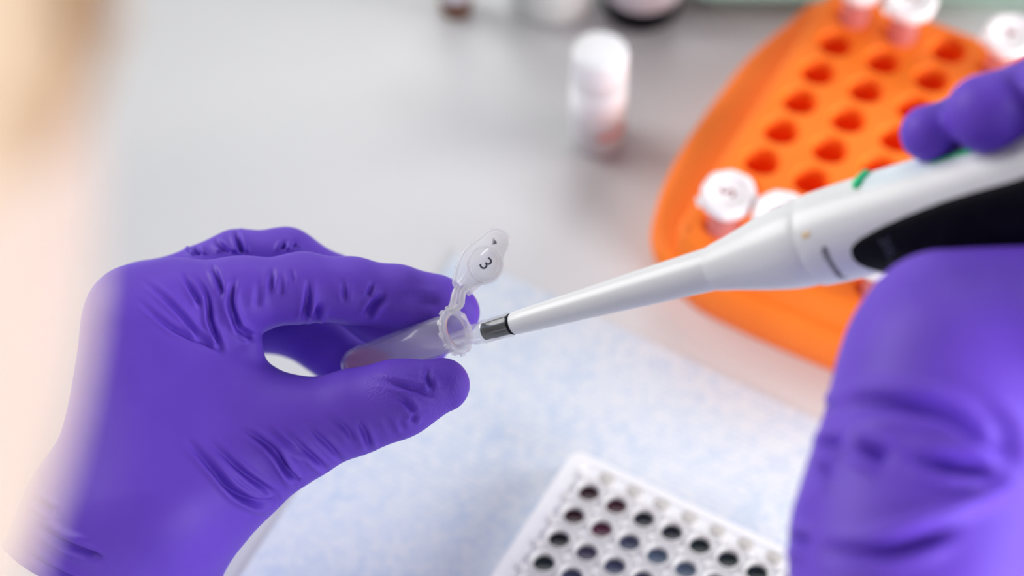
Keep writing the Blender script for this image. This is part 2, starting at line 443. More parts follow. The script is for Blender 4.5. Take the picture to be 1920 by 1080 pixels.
def creases(V, Fq, strokes, win=4.0):
    """press folds into the side of the skin that faces the camera (camera-axes mm)"""
    px, py = project(V); N = normals(V, Fq)
    cen = V.mean(0)
    if np.mean(np.sum((V-cen)*N, 1)) < 0: N = -N
    bi = np.round(px/5).astype(int); bj = np.round(py/5).astype(int)
    bi -= bi.min()-1; bj -= bj.min()-1
    Zb = np.full((bi.max()+2, bj.max()+2), 1e9); np.minimum.at(Zb, (bi, bj), V[:, 2])
    Zm = Zb.copy()
    for a in (-1, 0, 1):
        for b in (-1, 0, 1): Zm = np.minimum(Zm, np.roll(np.roll(Zb, a, 0), b, 1))
    vis = (V[:, 2] < Zm[bi, bj]+win)
    disp = np.zeros(len(V))
    for st in strokes:
        pts, amp, wd = st[0], st[1]*GAIN, st[2]*WID; both = st[3] if len(st) > 3 else 0.45
        pts = spline(np.array(pts, float), 110, closed=False)
        m0 = vis & (px > pts[:, 0].min()-4*wd) & (px < pts[:, 0].max()+4*wd) & (py > pts[:, 1].min()-4*wd) & (py < pts[:, 1].max()+4*wd)
        if len(st) > 4: m0 &= V[:, 2] > st[4]
        q = np.where(m0)[0]
        if not len(q): continue
        d2 = (px[q][:, None]-pts[:, 0])**2+(py[q][:, None]-pts[:, 1])**2
        j = d2.argmin(1); d = np.sqrt(d2[np.arange(len(q)), j]); t = j/109.0
        ta = np.clip(np.minimum(t*2.0+.02, (1-t)*4.5+.1), 0, 1)
        g = -np.exp(-(d/wd)**2)+both*np.exp(-((d-2.1*wd)/wd)**2)
        disp[q] += amp*ta*g
    return V+N*disp[:, None]
def cone(a, b, r0, r1, k=3.0): return dict(t='cone', p=[a, b], r=[r0, r1], k=k)
def tri(a, b, c, r0, r1, r2, k=4.0): return dict(t='tri', p=[a, b, c], r=[r0, r1, r2], k=k)
def chain(pts, k): return [cone(pts[i][0], pts[i+1][0], pts[i][1], pts[i+1][1], k) for i in range(len(pts)-1)]
def bounds(prims, pad):
    lo = np.min([np.min(np.asarray(p['p'])-np.max(p['r']), 0) for p in prims], 0)-pad
    hi = np.max([np.max(np.asarray(p['p'])+np.max(p['r']), 0) for p in prims], 0)+pad
    return lo, hi

# ------------------------------------------------------------------ the person
person_loc = np.array((-.16, -.20, -.84))
HC = np.array((-124.3, 20.0, 205.0))                                # head centre, camera axes (mm)
HCw = cam2world(HC[None])[0]
hf = math.cos(.52)*CF+math.sin(.52)*CR; hu = CU; hr = math.cos(.52)*CR-math.sin(.52)*CF
def head2world(V): return HCw+(V[:, :1]*hr+V[:, 1:2]*hf+V[:, 2:3]*hu)/1000.0
def ell(c, r, k=8.0, op=None): return dict(t='ell', p=[c], r=r, k=k, op=op)
hp = [ell((0, -12, 42), (73, 92, 84)), ell((0, 26, -8), (66, 66, 92), 14), ell((0, 62, -72), (26, 26, 22), 16),
      cone(np.array((0, -22, -50.)), np.array((0, -62, -190.)), 56, 62, 14),
      cone(np.array((0, 84, 14.)), np.array((0, 104, -18.)), 8, 12, 8), ell((0, 84, -48), (24, 10, 8), 6), ell((0, 76, 40), (48, 16, 10), 10),
      ell((30, 90, 20), (17, 12, 11), 6, 'sub'), ell((-30, 90, 20), (17, 12, 11), 6, 'sub'), ell((0, 96, -48), (20, 4, 1.6), 3, 'sub')]
for sx in (-1, 1):
    hp += [ell((sx*72, -8, -4), (8, 19, 32), 6), ell((sx*80, -4, 0), (5, 11, 18), 4, 'sub')]
lo, hi = bounds(hp[:4]+hp[-4:], 14); hi[1] = 125
D, lo, h, ax = grid_sdf(hp, lo, hi, 3.0)
V, f = surfnet(D, lo, h, 4)
person = tag(mk('person', head2world(V), f, M['skin'], loc=HCw), 'blond person leaning in at the bench, purple gloves holding pipette and tube', 'person')
for sx in (-1, 1):
    O = head2world(np.array([[sx*30., 78, 20]]))[0]
    V, f = lathe([(0, -.0115)]+[(.0115*math.cos(a), .0115*math.sin(a)) for a in np.linspace(-1.3, 1.3, 9)]+[(0, .0115)], 16, O, hr, hu, hf)
    mk('eye', V, f, M['eye'], person)
# hair: a cap over the skull gathered into a bun, cut by strand grooves
gp = [ell((0, -12, 46), (79, 98, 88)), ell((0, 24, -6), (70.5, 70.5, 90), 12), ell((0, -60, 0), (62, 50, 66), 14),
      dict(t='half', n=nrm((0, .62, -1)), c=float(np.dot(nrm((0, .62, -1)), (0, 22, -19)))), ell((0, -112, 30), (36, 34, 34), 8)]
lo, hi = bounds(gp[:3]+gp[4:], 10)
D, lo, h, ax = grid_sdf(gp, lo, hi, 2.5)
V, f = surfnet(D, lo, h, 3)
N = normals(V, f)
gr = np.sin(np.arctan2(V[:, 0], V[:, 2]+20)*46+V[:, 1]*.03)+.5*np.sin(np.arctan2(V[:, 0], V[:, 2]+20)*101)
V = V+N*(gr*.7)[:, None]
hair = mk('hair', head2world(V), f, M['hair'], person, label='blond gathered hair')

mb = MB()
for k in range(5):
    pth = np.array([cpt(x-22*k+6*math.sin(k*2+i_), y-16*k, 213.0+.8*k) for i_, (x, y) in enumerate(((182, -80), (160, 60), (118, 190), (66, 290), (18, 365), (-60, 440)))])
    v, q = tube(cam2world(spline(pth, 20, closed=False)), list(.0017*np.sin(np.linspace(.5, 2.9, 20))+.0004), 8); mb.add(v, q)
M['hair_dark'] = mat('brown_hair', (.25, .14, .07), .5); noise_color(M['hair_dark'], (.20, .11, .05), (.34, .20, .10), 120)
mb.build('hair_lock', M['hair_dark'], hair, label='brown hair lock')

# --- left glove, camera axes
Z0 = 540.0
def c(px, py, dz): return cpt(px, py, Z0+dz)
LH = []
mI, mM, mR, mL = c(252, 584, 8), c(268, 566, 24), c(285, 586, 40), c(305, 620, 54)
wr = [c(170, 1060, 10), c(165, 1070, 22), c(165, 1080, 32)]
LH += [cone(c(205, 1010, 8), mI, 16.5, 9.4, 8), cone(c(200, 1020, 20), mM, 17, 10, 8), cone(c(205, 1030, 32), mR, 16, 9.5, 8), cone(c(215, 1040, 40), mL, 15, 9, 8)]
LH += [cone(c(205, 1010, 12), c(115, 1330, 28), 21, 25, 8), cone(c(205, 1010, 24), c(125, 1330, 40), 20, 25, 8)]
# thumb
LH += [cone(c(250, 960, 10), c(400, 872, 8), 19.0, 16.5, 14), cone(c(400, 872, 8), c(548, 808, 4), 16.5, 12.2, 10),
       cone(c(548, 808, 4), c(665, 772, 1), 12.2, 9.9, 6), cone(c(665, 772, 1), c(745, 748, -2), 9.9, 9.0, 5), cone(c(745, 748, -2), c(830, 722, 1), 9.0, 6.9, 5)]
# web between thumb and forefinger
LH += [tri(c(262, 600, 8), c(500, 805, 6), c(230, 960, 10), 9.5, 9.5, 15, 8), tri(c(262, 600, 8), c(380, 620, 9), c(440, 800, 6), 9, 8, 9, 8)]
# forefinger
LH += chain([(mI, 9.8), (c(330, 563, 8), 10.0), (c(450, 556, 8), 9.6), (c(568, 539, 8), 8.3), (c(660, 545, 9), 7.9), (c(745, 558, 11), 7.7), (c(815, 573, 13), 7.2), (c(850, 586, 14), 6.9)], 4)
# middle finger
LH += chain([(mM, 10.0), (c(390, 525, 25), 9.2), (c(445, 497, 26), 8.9), (c(536, 490, 27), 8.5), (c(632, 540, 31), 8.0), (c(710, 590, 32), 7.6), (c(800, 640, 25), 6.4)], 3)
# ring and little finger, curled behind
LH += chain([(mR, 9.5), (c(430, 598, 43), 9.0), (c(555, 609, 46), 8.4), (c(665, 690, 44), 7.8), (c(740, 705, 36), 7.0)], 2.5)
LH += chain([(mL, 9.0), (c(430, 600, 60), 7.6), (c(530, 600, 64), 7.0), (c(640, 640, 64), 6.6), (c(700, 690, 58), 6.0)], 2.5)
LH += [tri(c(268, 620, 8), c(470, 810, 6), c(275, 980, 3), 11.5, 12.5, 17, 10), cone(c(284, 630, 6), c(305, 940, -3), 10, 16, 12), cone(c(425, 625, 6), c(458, 655, 5), 7.5, 4.2, 4), cone(c(300, 960, 12), c(190, 1250, 24), 19, 24, 10), cone(c(180, 980, 14), c(80, 1250, 24), 17, 24, 10)]
lo, hi = bounds(LH, 4)
lo[1] = max(lo[1], (540-1290)/F*(Z0+20))
D, lo, h, ax = grid_sdf(LH, lo, hi, .44)
V, f = surfnet(D, lo, h, 4)
z1 = lambda q: [(100+x/3.375, 400+y/3.375) for x, y in q]
z2 = lambda q: [(560+x/3.375, 400+y/3.375) for x, y in q]
z3 = lambda q: [(x/2.7, 680+y/2.7) for x, y in q]
z4 = lambda q: [(450+x/3.375, 600+y/3.375) for x, y in q]
ST = [(z1([(560, 420), (700, 530), (820, 650), (920, 770), (1060, 870)]), .9, 6),
      (z1([(530, 540), (640, 640), (760, 730), (880, 790), (1040, 860)]), .8, 6),
      (z1([(815, 370), (870, 470), (940, 590)]), .9, 6), (z1([(900, 390), (960, 490), (985, 600), (995, 690), (1040, 800), (1070, 880)]), 1.1, 6),
      (z1([(1000, 320), (1040, 410), (1075, 520)]), 1.0, 6), (z1([(1155, 400), (1125, 500), (1125, 590), (1160, 700), (1190, 760)]), 1.4, 7),
      (z1([(1150, 730), (1200, 745), (1260, 790)]), 1.2, 7), (z1([(1385, 340), (1375, 500)]), .6, 7), (z1([(1300, 420), (1290, 600)]), .35, 8), (z1([(1450, 400), (1440, 520)]), .4, 7),
      (z1([(1615, 410), (1608, 560), (1585, 680)]), 1.2, 7), (z1([(1710, 570), (1650, 680)]), 1.0, 7), (z1([(1505, 350), (1525, 440)]), .35, 6), (z1([(1830, 400), (1845, 540)]), .4, 7),
      (z1([(1150, 90), (1175, 180), (1205, 280)]), 1.3, 6, .45, 556), (z1([(1020, 160), (1130, 280)]), 1.0, 6, .45, 556), (z1([(1430, 270), (1470, 185)]), .7, 6, .45, 556), (z1([(1505, 270), (1535, 185)]), .7, 6, .45, 556), (z1([(1575, 270), (1590, 220)]), .7, 5, .45, 556),
      (z1([(905, 205), (925, 280)]), 1.4, 6, .45, 556), (z1([(865, 215), (850, 250)]), -.8, 7, 0),
      (z2([(560, 500), (480, 570), (420, 660)]), 1.2, 8), (z2([(475, 430), (435, 530)]), .6, 6), (z2([(300, 430), (290, 560)]), .35, 6), (z2([(640, 540), (900, 570)]), .5, 12), (z2([(130, 560), (90, 670)]), .8, 6),
      (z4([(850, 365), (1000, 410), (1150, 450), (1240, 490)]), .7, 7), (z4([(980, 480), (1060, 530), (1110, 600)]), .8, 7), (z4([(1200, 290), (1190, 370), (1220, 450)]), .7, 7), (z4([(1120, 590), (1085, 650)]), .6, 6), (z4([(1000, 620), (1040, 700)]), .4, 7),
      (z4([(560, 600), (680, 700), (720, 790)]), .6, 8), (z4([(740, 620), (800, 740), (820, 830)]), .8, 7), (z4([(900, 560), (960, 680), (990, 740)]), .4, 8), (z4([(250, 670), (450, 860), (560, 960)]), 1.0, 7), (z4([(400, 640), (560, 800), (650, 900)]), .7, 7),
      (z4([(60, 700), (200, 830), (290, 950), (350, 1050)]), 1.1, 7), (z4([(320, 950), (350, 1000), (385, 1010)]), 1.0, 6),
      (z3([(940, 380), (1080, 540), (1180, 650), (1300, 710), (1400, 690)]), 1.7, 8), (z3([(1060, 400), (1250, 570), (1390, 665)]), 1.2, 7), (z3([(1200, 330), (1380, 430), (1450, 540), (1510, 620)]), .9, 7), (z3([(1340, 320), (1560, 490)]), .7, 7),
      (z3([(150, 680), (280, 760)]), .8, 8), (z3([(180, 820), (330, 920), (520, 990)]), 1.2, 8), (z3([(120, 950), (280, 1060), (420, 1120)]), 1.0, 8), (z3([(180, 760), (330, 860), (460, 900)]), -.5, 8, 0)]
V = creases(V, f, ST)
px, py = project(V)
grip = np.clip(1-np.hypot((px-790)/125, (py-725)/85)**4, 0, 1)+.35*np.clip(1-np.hypot((px-790)/130, (py-555)/75)**4, 0, 1)
glove = mk('glove', cam2world(V), f, M['glove'], person, loc=P(205, 1010, .55), label='purple glove on the hand pinching the open tube')
at = glove.data.attributes.new('grip', 'FLOAT', 'POINT'); at.data.foreach_set('value', np.clip(grip, 0, 1).astype(np.float32))

# --- right glove
a_ = lambda px, py, d: cpt(px, py, d)
RH = [cone(a_(1690, 1420, 420), a_(1722, 1010, 440), 26, 24.5, 8), cone(a_(1830, 1400, 430), a_(1800, 1000, 448), 22, 22, 8),
      cone(a_(1722, 1010, 440), a_(1752, 860, 446), 24.5, 22.5, 8), cone(a_(1752, 860, 446), a_(1800, 720, 452), 22.5, 23.5, 8),
      tri(a_(1800, 720, 452), a_(2060, 700, 455), a_(1800, 980, 446), 23.5, 24, 21, 8), cone(a_(1762, 598, 455), a_(2060, 625, 458), 11.0, 17, 12), tri(a_(1762, 600, 455), a_(1800, 720, 452), a_(2040, 640, 456), 11, 22, 18, 8),
      cone(a_(2060, 690, 458), a_(2180, 500, 478), 22, 18, 10), cone(a_(1940, 980, 455), a_(2060, 700, 458), 20, 22, 8)]
# thumb running up the pipette towards its button
RH += chain([(a_(2040, 660, 440), 16), (a_(2180, 470, 428), 11), (a_(2290, 360, 424), 9.5), (a_(2370, 280, 424), 7.5)], 6)
# fingers wrapped round behind, tips over the top
RH += chain([(a_(2200, 520, 490), 12), (a_(2090, 260, 502), 9), (a_(1900, 203, 494), 7.6), (a_(1805, 238, 480), 6.8), (a_(1741, 250, 470), 6.3)], 3)
RH += chain([(a_(2220, 480, 486), 12), (a_(2110, 130, 496), 9.2), (a_(2010, 145, 478), 9.4), (a_(1925, 196, 468), 9.0), (a_(1847, 212, 461), 8.6)], 2)
RH += chain([(a_(2250, 440, 480), 12), (a_(2180, 80, 480), 9), (a_(2060, 120, 466), 8.4), (a_(1974, 168, 458), 7.2)], 2)
RH += chain([(a_(2170, 560, 496), 11), (a_(2050, 380, 512), 7.5), (a_(1930, 300, 510), 6.8), (a_(1860, 290, 504), 6.0)], 2.5)
lo, hi = bounds(RH, 4)
lo[1] = max(lo[1], (540-1330)/F*445)
D, lo, h, ax = grid_sdf(RH, lo, hi, .95)
V, f = surfnet(D, lo, h, 4)
z7 = lambda q: [(1450+x/1.742, 460+y/1.742) for x, y in q]
ST = [(z7([(190, 570), (300, 520), (500, 530), (620, 580), (760, 690)]), 2.6, 20), (z7([(260, 640), (370, 700)]), 2.4, 16), (z7([(430, 690), (560, 715), (720, 735)]), 3.0, 18),
      (z7([(300, 950), (480, 910), (640, 850), (800, 780)]), -2.0, 18, 0), (z7([(150, 1000), (380, 1000), (580, 920)]), 1.8, 18), (z7([(150, 680), (215, 630)]), 1.8, 13), (z7([(140, 745), (180, 735)]), 1.6, 14),
      (z7([(40, 960), (110, 975)]), 1.8, 14), (z7([(150, 540), (200, 530)]), .8, 12), (z7([(520, 470), (700, 560), (800, 700)]), 1.5, 22)]
V = creases(V, f, ST, 8.0)
glove2 = mk('glove', cam2world(V), f, M['glove'], person, loc=P(1720, 1050, .44), label='purple glove on the hand gripping the white pipette')

# lab coat: torso and two sleeves that end in the gloves
wl = cam2world(np.array([cpt(150, 1200, 560.)]))[0]*1000; wr_ = cam2world(np.array([cpt(1775, 1440, 425.)]))[0]*1000
nk = head2world(np.array([[0, -80, -225.]]))[0]*1000
tp = [cone(nk+np.array((10, -60, -60.)), np.array((-140, -250, -150.)), 95, 125, 40), cone(np.array((-140, -250, -150.)), np.array((-150, -300, -480.)), 130, 150, 30)]
shl = nk+np.array((-120, -50, -60.)); shr = nk+np.array((120, -120, -40.))
tp += [cone(nk+np.array((0, -60, -50.)), shl, 80, 62, 20), cone(nk+np.array((0, -60, -50.)), shr, 80, 62, 20)]
ell_ = np.array((-290, 60, 55.)); elr = np.array((215, 20, 60.))
tp += [cone(shl, ell_, 60, 48, 20), cone(ell_, wl, 46, 33, 14), cone(shr, elr, 60, 47, 20), cone(elr, wr_, 46, 33, 14)]
tp += [dict(t='cone', p=[nk+np.array((0, 30, 90.)), nk+np.array((0, -12, 0.))], r=[66, 66], k=6, op='sub')]
lo, hi = bounds(tp[:-1], 15)
D, lo, h, ax = grid_sdf(tp, lo, hi, 7.0)
V, f = surfnet(D, lo, h, 3)
mk('lab_coat', V/1000.0, f, M['coat'], person, label='white lab coat')

# ------------------------------------------------------------------ microtube in the fingers
RIM = P(853, 621, .540); BOT = P(648, 690, .562)
W = nrm(RIM-BOT); Lt = np.linalg.norm(RIM-BOT)
U, Vv, W = frame(W, CU)
mt = thing('microtube', 'small clear microtube with open lid marked 3, pinched between thumb and forefinger', 'tube', BOT)
R0 = .0049; wt = .0007
prof = [(0, 0), (.0018, .0003), (.0033, .0014), (.0041, .0030), (.0044, .0050), (R0-.0002, .014), (R0, .022), (R0, Lt), (R0-wt, Lt), (R0-wt, .022), (.0043-wt, .014), (.0037, .0052), (.0026, .0022), (0, .0010)]
V, f = lathe(prof, 48, BOT, U, Vv, W); mk('tube_body', V, f, M['tube'], mt)
# rim collar with small teeth
V, f = lathe([(R0-wt+.0001, Lt-.0004), (R0+.0004, Lt-.0006), (R0+.0011, Lt-.0003), (R0+.0012, Lt+.0007), (R0+.0007, Lt+.0010), (R0-wt, Lt+.0010), (R0-wt-.0001, Lt+.0002), (R0-wt+.0001, Lt-.0004)], 64, RIM-W*Lt, U, Vv, W)
rim = mk('rim', V, f, M['lid'], mt)
mb = MB()
for k in range(12):
    t = 2*np.pi*(k+.3)/12; o = U*math.cos(t)+Vv*math.sin(t)
    v, q = rbox(RIM+o*(R0+.0012)+W*.0001, .0010, .0014, .0010, o, np.cross(W, o), W, .0002); mb.add(v, q)
tb = mb.build('rim_teeth', M['lid'], rim); tag(tb, kind='stuff')
# liquid left in the round end
V, f = lathe([(0, .0011), (.0025, .0022), (.0036, .0052), (.0038, .010), (.0040, .014), (.0041, .022), (.0041, .032), (0, .032)], 40, BOT, U, Vv, W)
lq = mk('liquid', V, f, M['liquid'], mt, label='pink liquid')
bm = bmesh.new(); bm.from_mesh(lq.data)
pc = Vector(tuple(W*.0085)); r_ = bmesh.ops.bisect_plane(bm, geom=bm.verts[:]+bm.edges[:]+bm.faces[:], plane_co=pc, plane_no=(0, 0, 1), clear_outer=True)
bmesh.ops.holes_fill(bm, edges=[e for e in bm.edges if e.is_boundary]); bm.to_mesh(lq.data); bm.free(); sharp(lq, 40)
# lid on its hinge
LO = P(862, 548, .5395); LN = nrm(-CF+.30*CR-.12*CU)      # plane of the open lid
out_px = [(849, 533), (852, 516), (860, 487), (872, 466), (891, 451), (915, 432), (927, 427.5), (941, 431), (954, 441), (957, 452), (953, 466), (945, 485), (946, 499), (940, 516), (926, 529), (906, 534), (890, 537), (871, 546), (858, 545)]
ol = spline(np.array([PL(x, y, LO, LN) for x, y in out_px]), 90)
cen = ol.mean(0)
def ringat(s, dn): return cen+(ol-cen)*s+LN*dn
V, f = loft([ringat(.97, -.0011), ringat(1.0, -.0008), ringat(1.0, .0003), ringat(.97, .0006), ringat(.87, .0006), ringat(.83, .0)], True, True)
lid = mk('lid', V, f, M['lid'], mt)
DC = PL(909, 495, LO, LN); dU = nrm(CR-np.dot(CR, LN)*LN); dV = np.cross(LN, dU)
V, f = lathe([(.0038, 0), (.0042, .0009), (.0046, .0009), (.0048, 0)], 48, DC+LN*.0002, dU, dV, LN); mk('sealing_ring', V, f, M['lid'], lid)
V, f = lathe([(.0044, -.0008), (.0041, -.0030), (.0036, -.0030), (.0037, -.0008)], 48, DC, dU, dV, LN); mk('plug', V, f, M['lid'], lid)
# latch notch near the tip of the lid
nt_ = np.array([PL(x, y, LO, LN) for x, y in ((923.5, 446), (930, 452), (930.5, 457), (921, 459))])
mb = MB(); v, q = loft([nt_+LN*.0003, nt_+LN*.0009, nt_.mean(0)+(nt_-nt_.mean(0))*.7+LN*.0009, nt_.mean(0)+(nt_-nt_.mean(0))*.7+LN*.0003], False, True); mb.add(v, q)
mk_n = mb.build('latch', mat('latch_grey', (.66, .66, .68), .4), lid, smooth=False)
ta = math.radians(-52); tu = dU*math.cos(ta)+dV*math.sin(ta); tv = -dU*math.sin(ta)+dV*math.cos(ta)
V, f = flat_text('3', .0050, DC+LN*.0007, tu, tv, LN); mk('lettering', V, f, M['ink'], lid, smooth=False, label='black handwritten 3')
# strap
mb = MB()
for off in (-1, 1):
    pts = [RIM+U*(R0+.0002)+Vv*off*.0010, P(856+off*7, 573, .5390), P(859+off*7, 558, .5385), P(861+off*7, 547, .5390), P(869+off*9, 538, .5395)]
    v, q = tube(spline(np.array(pts), 14, closed=False), .00085, 10); mb.add(v, q)
hp_ = spline(np.array([RIM+U*(R0+.0004), P(856, 570, .5394), P(859, 556, .539), P(863, 543, .5394)]), 12, closed=False)
ribbon = []
for i, p in enumerate(hp_):
    hw = .0018
    ribbon.append(np.array([p-CR*hw-LN*.0003, p+CR*hw-LN*.0003, p+CR*hw+LN*.0003, p-CR*hw+LN*.0003]))
v, q = loft(ribbon); mb.add(v, q)
mb.build('hinge', M['lid'], mt)
V, f = rbox(PL(889, 540, LO, LN)-LN*.0003, .0015, .0050, .0012, *(lambda d: (d, np.cross(LN, d), LN))(nrm(np.cross(PL(905, 526, LO, LN)-PL(882, 546, LO, LN), LN))), b=.0003)
mk('snap_arm', V, f, M['lid'], lid)

# ------------------------------------------------------------------ pipette
J = P(962, 607, .531); K = P(1920, 342, .466)
Wp = nrm(K-J)
Np = nrm(-ray(1500, 455)); Np = nrm(Np-np.dot(Np, Wp)*Wp); Sp = np.cross(Np, Wp)
if np.dot(Sp, CU) > 0: Sp = -Sp                            # Np towards the viewer's side, Sp towards the user's side
ss = np.linspace(-.06, .40, 2000); pw = J+ss[:, None]*Wp-CP; dd = pw@CF; pxs = 960+F*(pw@CR)/dd
def s_at(px): return float(np.interp(px, pxs, ss))
def mm(px, hw): return hw/F*float(np.interp(px, pxs, dd))
def pip(phi, r, s): return J+Wp*s+r*(math.cos(phi)*Np+math.sin(phi)*Sp)
pp = thing('pipette', 'white single-channel pipette with black grip and green window, tip in the open tube', 'pipette', J)
pts = [(962, 15), (962.5, 20), (966, 21.5), (1000, 24), (1100, 28.5), (1200, 34.5), (1300, 39.5), (1334, 41), (1337, 41)]
prof = [(0, s_at(962))]+[(mm(x, r), s_at(x)) for x, r in pts]+[(mm(1337, 36), s_at(1339)), (0, s_at(1339))]
V, f = lathe(prof, 64, J, Np, Sp, Wp); sharp(mk('shaft', V, f, M['white_pl'], pp), 50)
pts = [(1335, 37), (1336, 42), (1345, 45), (1370, 51), (1400, 59.5), (1430, 68), (1460, 75.5), (1485, 80.5), (1505, 82.5), (1522, 82.5), (1523, 82)]
prof = [(0, s_at(1334))]+[(mm(x, r), s_at(x)) for x, r in pts]+[(0, s_at(1523))]
V, f = lathe(prof, 64, J, Np, Sp, Wp); sharp(mk('cone_collar', V, f, M['white_pl'], pp), 50)
bp = [(1523.5, 82), (1524.5, 86), (1532, 88), (1560, 90.5), (1600, 92.5), (1650, 94), (1700, 95), (1800, 97), (1920, 99)]
prof = [(0, s_at(1523.5))]+[(mm(x, r), s_at(x)) for x, r in bp]
sB = s_at(1920); rB = mm(1920, 99)
prof += [(rB*1.02, sB+.03), (rB*1.05, sB+.055), (rB*1.0, sB+.070), (rB*.9, sB+.076), (0, sB+.077)]
V, f = lathe(prof, 72, J, Np, Sp, Wp); body = sharp(mk('body', V, f, M['white_pl'], pp), 50)
bs = np.array([s_at(x) for x, r in bp]+[sB+.03, sB+.055]); brr = np.array([mm(x, r) for x, r in bp]+[rB*1.02, rB*1.05])
def br_at(s): return float(np.interp(s, bs, brr))
def patch(name, outline, m, parent, h=.0004, n=14, label=None, bulge=None):
    """raised patch on the body; outline = list of (s, phi_lo, phi_hi)"""
    V, fs = [], []
    for s, a, b in outline:
        for k in range(n+1):
            e = min(k, n-k)
            ph = a+(b-a)*k/n; V.append(pip(ph, br_at(s)+(h if e > 0 else -.0002)+(bulge(s, ph) if bulge else 0), s))
    m_ = len(outline)
    for i in range(m_-1):
        for k in range(n): fs.append((i*(n+1)+k, i*(n+1)+k+1, (i+1)*(n+1)+k+1, (i+1)*(n+1)+k))
    return mk(name, np.array(V), fs, m, parent, label=label)
def phi_of(px, py):     # angle on the body where the pixel's sight line meets it
    s = s_at(px); best = None
    for it in range(60):
        pass
    ph = np.radians(np.arange(-89, 90, .5)); r = br_at(s)
    pt = J+Wp*s+r*(np.cos(ph)[:, None]*Np+np.sin(ph)[:, None]*Sp)-CP
    yy = 540-F*(pt@CU)/(pt@CF)
    return float(np.interp(py, yy, ph))
up = [(1613, 478), (1616, 466), (1625, 456), (1640, 445), (1660, 434), (1690, 419), (1720, 405), (1760, 389), (1800, 374), (1850, 358), (1920, 338)]
lowp = [(1613, 484), (1616, 493), (1625, 501), (1640, 508), (1660, 516), (1690, 530)]
ol_ = []
for x, y in up:
    yl = float(np.interp(x, [q[0] for q in lowp], [q[1] for q in lowp]))
    hi_ = phi_of(x, yl) if x <= 1690 else math.radians(140)
    ol_.append((s_at(x), phi_of(x, y), hi_))
ol_ += [(sB+.03, ol_[-1][1]-.1, math.radians(140)), (sB+.05, ol_[-1][1], math.radians(140))]
sg0, sg1 = s_at(1660), s_at(1800)
def bulge(s, ph):
    a = np.clip((s-sg0)/(sg1-sg0), 0, 1); a = a*a*(3-2*a); b = np.clip((ph-.35)/1.1, 0, 1); b = b*b*(3-2*b)
    return .0048*a*b
panel = patch('grip_panel', ol_, M['black_pl'], pp, .0005, 24, 'black grip panel', bulge)
wl_ = [(s_at(1650), math.radians(-72), math.radians(-50)), (s_at(1662), math.radians(-88), math.radians(-42)), (s_at(1700), math.radians(-95), math.radians(-40)), (s_at(1800), math.radians(-95), math.radians(-41)), (s_at(1920), math.radians(-95), math.radians(-46))]
patch('display_window', wl_, M['label_window'], pp, .00025, label='pale window')
gw = [(s_at(1635+0), math.radians(-60), math.radians(-42))]
mb = MB()
arc = spline(np.array([pip(phi_of(1647, 353), br_at(s_at(1647))+.0002, s_at(1647)), pip(phi_of(1649, 340), br_at(s_at(1649))+.0002, s_at(1649)), pip(phi_of(1660, 326), br_at(s_at(1660))+.0002, s_at(1660))]), 12, closed=False)
v, q = tube(arc, [.0008]+[.0013]*10+[.0008], 8); mb.add(v, q)
bar = spline(np.array([pip(phi_of(x, y), br_at(s_at(x)), s_at(x)) for x, y in ((1785, 307), (1820, 296), (1860, 283), (1900, 265), (1925, 255))]), 20, closed=False)
v, q = tube(bar, list(np.linspace(.0005, .0014, 20)), 8); mb.add(v, q)
mb.build('green_outline', M['green'], pp, label='green outline of the window')
def wrap_text(s_, size, s0, ph0, m, name, h, parent, flip=1):
    v, f_ = text_mesh(s_, .02); r = br_at(s0)
    # text runs round the body, its height lies along the axis
    V = np.array([pip(ph0+x*size/r, br_at(s0)+h, s0+y*size*flip) for x, y, _ in v])
    return mk(name, V, f_, m, parent, smooth=False)
wrap_text('eppendorf', .0026, s_at(1573), phi_of(1573, 499), M['ink'], 'lettering', .00008, pp)
wrap_text('200 µl', .0033, s_at(1678), phi_of(1678, 472), M['faint_ink'], 'lettering', .0006, pp)
dm = [(s_at(1539), phi_of(1545, 434)-.0, phi_of(1545, 448)), (s_at(1553), phi_of(1545, 434), phi_of(1545, 448))]
patch('colour_dot', dm, M['tan'], pp, .0001, 6)
# dark steel nozzle and clear tip
s0 = s_at(962)
V, f = lathe([(0, s_at(908)), (mm(908, 14), s_at(908)), (mm(910, 16.5), s_at(909)), (mm(918, 16.5), s_at(917)), (mm(918, 14.5), s_at(918)), (mm(920, 14.5), s_at(920)), (mm(920, 17), s_at(921)), (mm(958, 18.5), s_at(959)), (0, s_at(960))], 48, J, Np, Sp, Wp)
sharp(mk('nozzle', V, f, M['chrome'], pp), 40)
V, f = lathe([(mm(962, 16), s_at(959)), (mm(962, 20.6), s_at(959)), (mm(962, 20.6), s_at(962)), (mm(962, 16), s_at(962))], 48, J, Np, Sp, Wp); mk('o_ring', V, f, M['black_pl'], pp)
tp_ = [(958, 22.5), (955, 23.2), (950, 22.5), (915, 21.5), (914, 22.3), (908, 22.3), (907, 21), (890, 20), (884, 17.5), (866, 15.5), (840, 11.5), (790, 7.5), (740, 4.5), (720, 3.2)]
prof = [(mm(x, r), s_at(x)) for x, r in tp_]+[(mm(x, max(r-2.0, 1.2)), s_at(x)) for x, r in tp_[::-1]]
V, f = lathe(prof, 48, J, Np, Sp, Wp); mk('pipette_tip', V, f, M['tip'], pp, label='clear disposable tip')

